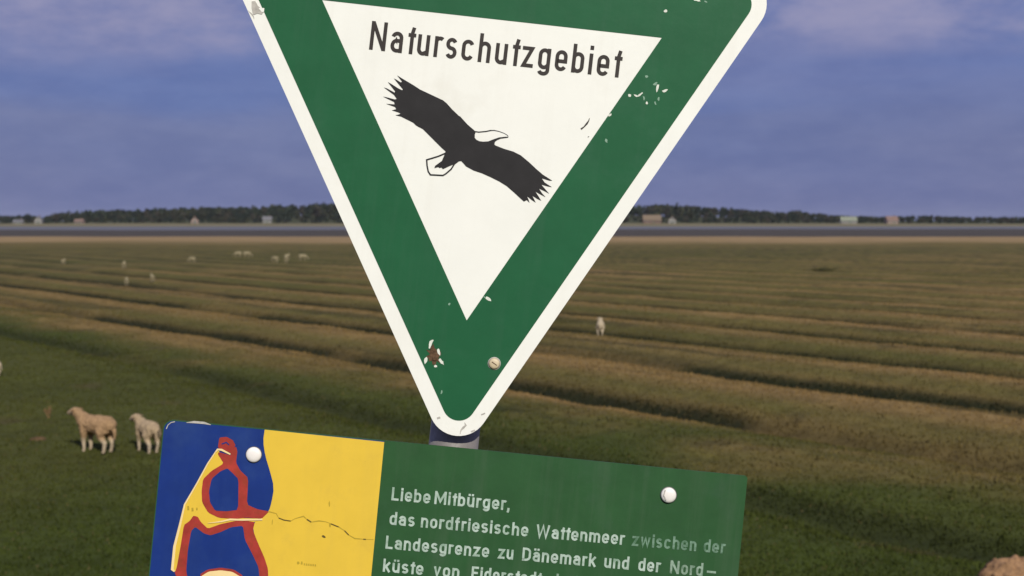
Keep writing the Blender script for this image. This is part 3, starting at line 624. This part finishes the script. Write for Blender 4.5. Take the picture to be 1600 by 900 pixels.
# ---- bolts, bullet hole and chipped paint
def dome(name, x, y, r_px, h, mat, parent, lift, seg=20, flat=.45):
    V, Fc = [], []; c = px(x, y, lift); R = r_px * MM
    prof = [(1.0, 0), (1.0, h * .35), (.93, h * .62), (.75, h * .85), (flat, h), (0, h)]
    for rr, hh in prof[:-1]:
        V += [(c.x + math.cos(a * 2 * math.pi / seg) * R * rr, c.y - hh, c.z + math.sin(a * 2 * math.pi / seg) * R * rr) for a in range(seg)]
    for j in range(len(prof) - 2): Fc += [(j * seg + a, j * seg + (a + 1) % seg, (j + 1) * seg + (a + 1) % seg, (j + 1) * seg + a) for a in range(seg)]
    V.append((c.x, c.y - h, c.z)); o = (len(prof) - 2) * seg; Fc += [(o + a, o + (a + 1) % seg, len(V) - 1) for a in range(seg)]
    return link(name, pydata(name, V, Fc, True), M[mat], parent)
bo = dome('bolt', 772.3, 568, 8.6, .0028, 'bolt', panel, .0009)
dome('washer', 772.3, 568, 10.2, .0008, 'scuffshade', bo, .0004, 24, .9)
strokes('slot', [([(768.6, 565.2), (776.2, 570.6)], 1.5)], 'rust', bo, .0009 + .0029)
def blob(cx, cy, rx, ry, rot, seed, n=12, jag=.35):
    r = random.Random(seed); outp = []
    for i in range(n):
        a = i / n * 6.2832; q = 1 + r.uniform(-jag, jag); x, y = rx * q * math.cos(a), ry * q * math.sin(a); outp.append((cx + x * math.cos(rot) - y * math.sin(rot), cy + x * math.sin(rot) + y * math.cos(rot)))
    return outp
for i, (cx, cy, rx, ry, rot) in enumerate(((673, 537, 7.0, 2.6, -1.15), (665.5, 563, 2.6, 5.0, .1), (690, 565.5, 5.5, 2.8, .9), (681, 572, 2.5, 2.2, 0), (685, 549, 2.6, 6.0, -.25))):
    sheet('paint_flake', blob(cx, cy, rx, ry, rot, 40 + i, 10), 'chip', panel, .0008)
sheet('rust_spot', blob(678, 555, 9.5, 14.5, -.15, 77, 22, .38), 'rust', panel, .0006)
dome('bullet_hole', 679, 560, 4.0, .0012, 'rust', panel, .0007, 12)
for i, (cx, cy, rx, ry, rot, mt) in enumerate(((984, 149, 2.6, 2.2, 0, 'chip'), (994, 149.5, 4.0, 1.3, .45, 'chip'), (1000.5, 147.5, 5.5, 1.5, -.65, 'chip'), (1038, 142, 4.4, 2.0, -.3, 'chip'), (1027, 137, 1.6, 7.0, .25, 'chip'), (1023.5, 131, 3.5, 2.0, -.5, 'chipdim'),
        (1006, 153.5, 1.2, 3.2, -.2, 'chipdim'), (1010.5, 161, 2.0, 1.8, 0, 'chip'), (1023.5, 161, 1.4, 3.0, -.3, 'chipdim'), (1029, 155, 1.5, 3.2, .1, 'chipdim'), (1010, 119.5, 2.4, 2.2, 0, 'chipdim'), (947, 219.5, 2.0, 3.4, -.3, 'chipdim'),
        (1040, 17, 2.6, 2.4, 0, 'chip'), (1089, 0.5, 6.0, 1.6, .1, 'chip'), (1103, 3, 3, 1.2, .3, 'chipdim'), (763, 467.5, 4.2, 2.6, .6, 'chip'), (757.5, 464.5, 2.0, 1.2, .5, 'chipdim'), (953, 180, 3.5, 1.8, -.6, 'chip'), (690, 613, 1.2, 3.4, .2, 'chipdim'), (702, 475, 1.5, 2.0, 0, 'chipdim'))):
    sheet('paint_chip', blob(cx, cy, rx, ry, rot, 100 + i, 10), mt, panel, .0007)
for pth_ in [(zc([(50, 655), (80, 632), (110, 598), (128, 570), (135, 545)], 900, 100, 160 / 1029), [2.6, 1.8, 3.0, 1.6, 1.0]), (zc([(118, 735), (132, 728)], 900, 100, 160 / 1029), 1.0)]: strokes('scratch_or_shade', [pth_], 'text', panel, .0004)
for pth_ in [(zc([(395, 790), (402, 760), (418, 742), (440, 722), (430, 700)], 640, 520, .2), [1.0, 2.0, 3.4, 2.4, .8]), (zc([(215, 668), (240, 660)], 640, 520, .2), 3.0), (zc([(480, 772), (510, 760)], 640, 520, .2), 2.2), (zc([(560, 640), (590, 628)], 640, 520, .2), 2.0)]: strokes('scratch_or_shade', [pth_], 'scuffshade', panel, .0004)
# torn remnant of a sticker on the rim, top left
sheet('sticker_remnant', zc([(300, 30), (370, 20), (430, 120), (480, 165), (552, 168), (545, 235), (500, 290), (420, 270), (330, 300), (315, 230), (300, 160)], 370, 0, 100 / 1286), 'scuffshade', panel, .0006)
sheet('rim_dent', zc([(225, 210), (320, 285), (352, 350), (350, 395), (325, 330), (280, 275)], 370, 0, 100 / 1286), 'scuffshade', panel, .0004)
sheet('sticker_remnant', zc([(440, 170), (480, 162), (556, 165), (548, 240), (505, 245)], 370, 0, 100 / 1286), 'white', panel, .0008)

# ---- information board
TL, TR = Vector((256.5, 654.5)), Vector((1168.0, 743.5)); eb = (TR - TL).normalized(); db = Vector((-eb.y, eb.x)); BH = 560
def rounded(c0, c1, c2, c3, r, n=6):
    outp = []
    P = [c0, c1, c2, c3]
    for i in range(4):
        c = P[i]; rr = r[i]; d1 = (P[i - 1] - c).normalized(); d2 = (P[(i + 1) % 4] - c).normalized(); ctr = c + (d1 + d2) * rr
        for j in range(n + 1):
            a = j / n * math.pi / 2; outp.append(tuple(ctr - d2 * rr * math.cos(a) - d1 * rr * math.sin(a)))
    return outp
board = sheet('information_board', rounded(TL, TR, TR + db * BH, TL + db * BH, (16, 5, 16, 16)), 'boardgreen', root, .0012, .003)
LB = .0012
def down(p, s): return Vector(p) + db * s
gy0 = Vector((600.8, 688.2)); 
def inset(p, q): return (p[0] + q[0], p[1] + q[1])
blue_poly = [tuple(p) for p in rounded(TL + eb * 1.5 + db * 1.5, gy0 + db * 1.0, gy0 + db * (BH - 56), TL + eb * 1.5 + db * (BH - 3), (15, 0.01, .01, 15))]
mapo = sheet('map_sea', blue_poly, 'blue', board, LB + .0003)
Z5 = (230, 640, 230 / 796)
ymain = zc([(637, 99), (628, 170), (640, 250), (665, 330), (688, 420), (674, 500), (660, 548), (640, 562), (612, 592), (580, 606), (573, 650), (600, 720), (636, 800), (654, 860), (657, 940), (640, 1100), (660, 1400)], *Z5)
land = [(414.0, 671.0)] + [(.25 * p[0] + .75 * q[0], .25 * p[1] + .75 * q[1]) if f else (.75 * p[0] + .25 * q[0], .75 * p[1] + .25 * q[1]) for p, q in zip([(414.0, 671.0)] + ymain[1:-1], ymain[1:]) for f in (0, 1)] + [tuple(gy0 + db * 495 - eb * 150), tuple(gy0 + db * 495), tuple(gy0 + db * 2.2)]
sheet('map_land', land, 'yellow', mapo, LB + .0006)
def chaikin(P, closed=True, it=2):
    for _ in range(it):
        Q2 = []
        for i in range(len(P) if closed else len(P) - 1):
            a, b2 = P[i], P[(i + 1) % len(P)]; Q2 += [(a[0] * .88 + b2[0] * .12, a[1] * .88 + b2[1] * .12), (a[0] * .12 + b2[0] * .88, a[1] * .12 + b2[1] * .88)]
        P = Q2 if closed else [P[0]] + Q2 + [P[-1]]
    return P
zc_plain = zc
def zc(pts, *a): return chaikin(zc_plain(pts, *a), True, 1) if len(pts) > 7 else zc_plain(pts, *a)
isl = sheet('map_island', zc([(382, 212), (330, 290), (270, 400), (205, 512), (180, 620), (150, 740), (136, 860), (150, 876), (165, 860), (205, 640), (250, 590), (330, 645), (400, 625), (470, 605), (585, 607), (622, 588), (480, 585), (370, 570), (320, 500), (318, 420), (340, 350), (415, 300), (440, 260), (400, 240)], *Z5), 'yellow', mapo, LB + .0006)
sheet('map_red_zone', zc([(392, 150), (432, 146), (470, 168), (490, 222), (482, 285), (505, 328), (548, 368), (541, 512), (600, 538), (662, 549), (620, 589), (540, 582), (480, 590), (390, 584), (332, 556), (299, 500), (296, 440), (304, 375), (350, 330), (416, 290), (384, 240), (388, 228), (455, 247), (452, 232), (384, 208)], *Z5), 'red', mapo, LB + .0009)
sheet('map_basin', zc([(436, 316), (460, 338), (496, 374), (494, 540), (430, 548), (370, 545), (342, 500), (336, 440), (351, 372), (398, 332)], *Z5), 'blue', mapo, LB + .0012)
sheet('map_red_zone', zc([(150, 885), (162, 850), (182, 740), (201, 622), (232, 600), (252, 572), (276, 578), (292, 606), (330, 642), (400, 617), (470, 602), (520, 596), (584, 607), (573, 650), (600, 720), (636, 800), (655, 860), (657, 940), (640, 1050), (400, 1120), (230, 1010)], *Z5), 'red', mapo, LB + .0009)
sheet('map_basin', zc([(213, 880), (222, 760), (240, 655), (262, 632), (310, 668), (345, 678), (400, 660), (455, 634), (520, 626), (530, 700), (572, 782), (604, 850), (612, 940), (590, 1030), (400, 1060), (250, 980)], *Z5), 'blue', mapo, LB + .0012)
sheet('map_island', zc([(285, 890), (330, 862), (400, 852), (470, 862), (520, 895), (530, 960), (460, 1000), (340, 990)], *Z5), 'red', mapo, LB + .0015)
sheet('map_island', zc([(292, 900), (335, 873), (400, 866), (462, 874), (506, 900), (515, 955), (455, 988), (345, 978)], *Z5), 'cream', mapo, LB + .0018)
zc = zc_plain
strokes('map_spit', [(zc([(374, 228), (384, 214), (405, 216), (452, 240)], *Z5), [1.2, 2.6, 3.2, 2.2])], 'cream', mapo, LB + .0014)
strokes('map_causeway', [(zc([(330, 612), (400, 604), (450, 592), (520, 594), (625, 592)], *Z5), [.6, 2.0, 3.0, 2.6, 2.6])], 'cream', mapo, LB + .0016)
strokes('map_shoreline', [(zc([(382, 212), (330, 290), (270, 400), (205, 512), (180, 620), (150, 740), (138, 862), (150, 874)], *Z5), [1.5, 2, 2, 2.4, 3.4, 4, 4, 2])], 'cream', mapo, LB + .0012)
strokes('map_border_arrow', [(zc([(470, 165), (484, 190), (478, 200)], *Z5), 2.2), (zc([(405, 185), (430, 176), (445, 190)], *Z5), 2.0)], 'blue', mapo, LB + .0012)
Z6 = (400, 660, 220 / 825)
bl = zc([(75, 520), (120, 532), (135, 558), (165, 570), (205, 576), (230, 562), (280, 548), (300, 566), (325, 582), (370, 575), (410, 580), (440, 592), (485, 610), (520, 632), (545, 658), (580, 678), (630, 682), (690, 684)], *Z6)
strokes('map_boundary', [(bl, [1.0 + .9 * ((i * 7) % 3 == 0) for i in range(len(bl))])], 'inkpale', mapo, LB + .0009)
for pth_ in [(bl[2:5], 1.6), (bl[7:9], 1.8), (bl[11:13], 1.7), (bl[13:15], 1.6), (bl[16:17] + [(bl[16][0] + 4, bl[16][1] + .3)], 1.7)]: strokes('map_boundary', [pth_], 'ink', mapo, LB + .0011)
for i, (cx, cy, rx, ry, rot, mt) in enumerate(((506.3, 838, 3.2, 2.0, .5, 'ink'), (515, 787, 1.2, 4.5, 0, 'inkpale'), (466, 879, 2.2, 2.4, 0, 'inkpale'), (472, 879, 1.6, 2.6, 0, 'inkpale'), (516, 820, 1.6, 3.2, 0, 'inkpale'), (426, 815, .8, 4.5, .1, 'inkpale'))):
    sheet('map_mark', blob(cx, cy, rx, ry, rot, 300 + i, 9, .2), mt, mapo, LB + .0009)
# the two place names on the map are worn to faint dashes
strokes('map_place_name', [([(476 + i * 3.4, 881 + i * .35 - 1.6), (476 + i * 3.4 + .3, 881 + i * .35 + 1.6)], 2.0) for i in range(6)], 'inkpale', mapo, LB + .0009)
strokes('map_place_name', [(zc([(370, 300), (375, 395)], 270, 770, 80 / 1200), 3.0), (zc([(470, 345), (475, 420)], 270, 770, 80 / 1200), 3.0), (zc([(575, 340), (575, 395)], 270, 770, 80 / 1200), 2.2)], 'inkpale', isl, LB + .0011)
# worn pale edge at the upper left corner of the board
for pth_ in [([(260.5, 670), (263.0, 664), (268, 659.8), (274, 658.6)], 1.3), ([(292, 660.0), (304, 659.2), (320, 660.6), (330, 663.5)], [1.0, 3.6, 3.6, 1.0])]: strokes('worn_edge', [pth_], 'scuffshade', board, LB + .0009)
# four lines of writing (the first visible ones of a longer text)
k7 = lambda z: 590 + .2445 * z
k8 = lambda z: 870 + .2445 * z
def line(words, xs0, ys0, cap=20.5, t=.168, gap=.115, name='lettering'):
    groups = {}
    for (txt, a, b, mt) in words:
        sl = .0870; groups.setdefault(mt, []); groups[mt] += word(txt, t, .75, gap, a, ys0 + (a - xs0) * sl, b, ys0 + (b - xs0) * sl, cap)
    for mt, pth in groups.items(): strokes(name, pth, mt, board, LB + .0004)
line([('Liebe', k7(88), k7(335), 'pale'), ('Mitbürger,', k7(362), k7(843), 'pale')], k7(88), 781.3)
line([('das', k7(75), k7(235), 'pale'), ('nordfriesische', k7(275), k7(960), 'pale'), ('Wattenmeer', k7(1010), k8(435), 'pale'), ('zwischen', k8(478), k8(888), 'faded'), ('der', k8(935), k8(1078), 'faded')], k7(75), 819.3)
line([('Landesgrenze', k7(50), k7(710), 'pale'), ('zu', k7(768), k7(865), 'pale'), ('Dänemark', k7(922), k8(247), 'pale'), ('und', k8(300), k8(458), 'pale'), ('der', k8(518), k8(665), 'pale'), ('Nord', k8(720), k8(930), 'half'), ('-', k8(955), k8(1013), 'half')], k7(50), 856.8)
line([('küste', k7(33), k7(290), 'pale'), ('von', k7(355), k7(520), 'pale'), ('Eiderstedt', k7(597), 846, 'pale'), ('ist', 868, 905, 'half')], k7(33), 892.8)
rv = dome('rivet', 397, 710.2, 12.0, .0040, 'rivet', board, LB + .0006, 24)
dome('washer', 397, 710.2, 13.0, .0006, 'darksteel', rv, LB + .0004, 24, .9)
rv = dome('rivet', 1044.3, 773.2, 12.0, .0045, 'rivet', board, LB + .0006, 24)
dome('washer', 1044.3, 773.2, 13.2, .0006, 'darksteel', rv, LB + .0004, 24, .9)
strokes('scratch_or_shade', [(zc([(690, 345), (680, 380), (695, 410)], 870, 680, 320 / 1309), 1.6)], 'scuffshade', rv, LB + .0053)  # grey arc painting the shading on the left side of this rivet cap

# ---- post, clamps and rails behind the panels
def tube(name, r, z0, z1, cx, cy, mat, parent, seg=28, cap=True):
    V = [(cx + math.cos(a * 2 * math.pi / seg) * r, cy + math.sin(a * 2 * math.pi / seg) * r, z) for z in (z0, z1) for a in range(seg)]
    Fc = [(a, (a + 1) % seg, seg + (a + 1) % seg, seg + a) for a in range(seg)]
    me = pydata(name, V, Fc, True)
    if cap:
        bm = bmesh.new(); bm.from_mesh(me); bm.verts.ensure_lookup_table()
        f = bm.faces.new([bm.verts[seg + a] for a in range(seg)]); f.smooth = False; bm.to_mesh(me); bm.free()
    return link(name, me, M[mat], parent)
top_z = px(740, 40).z; anc = px(707.5, 690)
post = tube('post', POST_R, -.5, top_z, 0, 0, 'steel', root)
for name, yy in (('clamp', 562), ('clamp', 120)):
    zc0 = px(721, yy).z
    c = tube(name, POST_R + .0025, zc0 - .014, zc0 + .014, 0, 0, 'darksteel', post, 28, False)
    ps = px(721, yy); link('clamp_bar', boxm('clamp_bar', -.042, .042, ps.y + .0027, ps.y + POST_GAP - .0005, zc0 - .012, zc0 + .012), M['darksteel'], c)
for yy in (741, 1180):
    p0 = px(720 - (yy - 741) * .1, yy); link('mounting_rail', boxm('mounting_rail', -.27, .27, p0.y + .0022, p0.y + POST_GAP - .0006, p0.z - .015, p0.z + .015), M['steel'], post)

# ------------------------------------------------------------------ thin sea haze: a closed box round the whole place, the sky outside it
gx0, gx1, gy0_, gy1_ = xs[0] - 20, xs[-1] + 20, ys[0] - 20, ys[-1] + 20
hz = link('haze', boxm('haze', gx0, gx1, gy0_, gy1_, -3.0, 36.0)); tag(hz, 'thin bluish sea haze over the marsh and far shore', 'haze', kind='stuff')
hm = bpy.data.materials.new('sea_haze'); hm.use_nodes = True; t = hm.node_tree; t.nodes.clear()
ho = N(t, 'ShaderNodeOutputMaterial'); pv = N(t, 'ShaderNodeVolumePrincipled'); pv.inputs['Color'].default_value = (.86, .91, 1.0, 1); pv.inputs['Density'].default_value = 4e-5
t.links.new(pv.outputs['Volume'], ho.inputs['Volume']); hz.data.materials.append(hm)
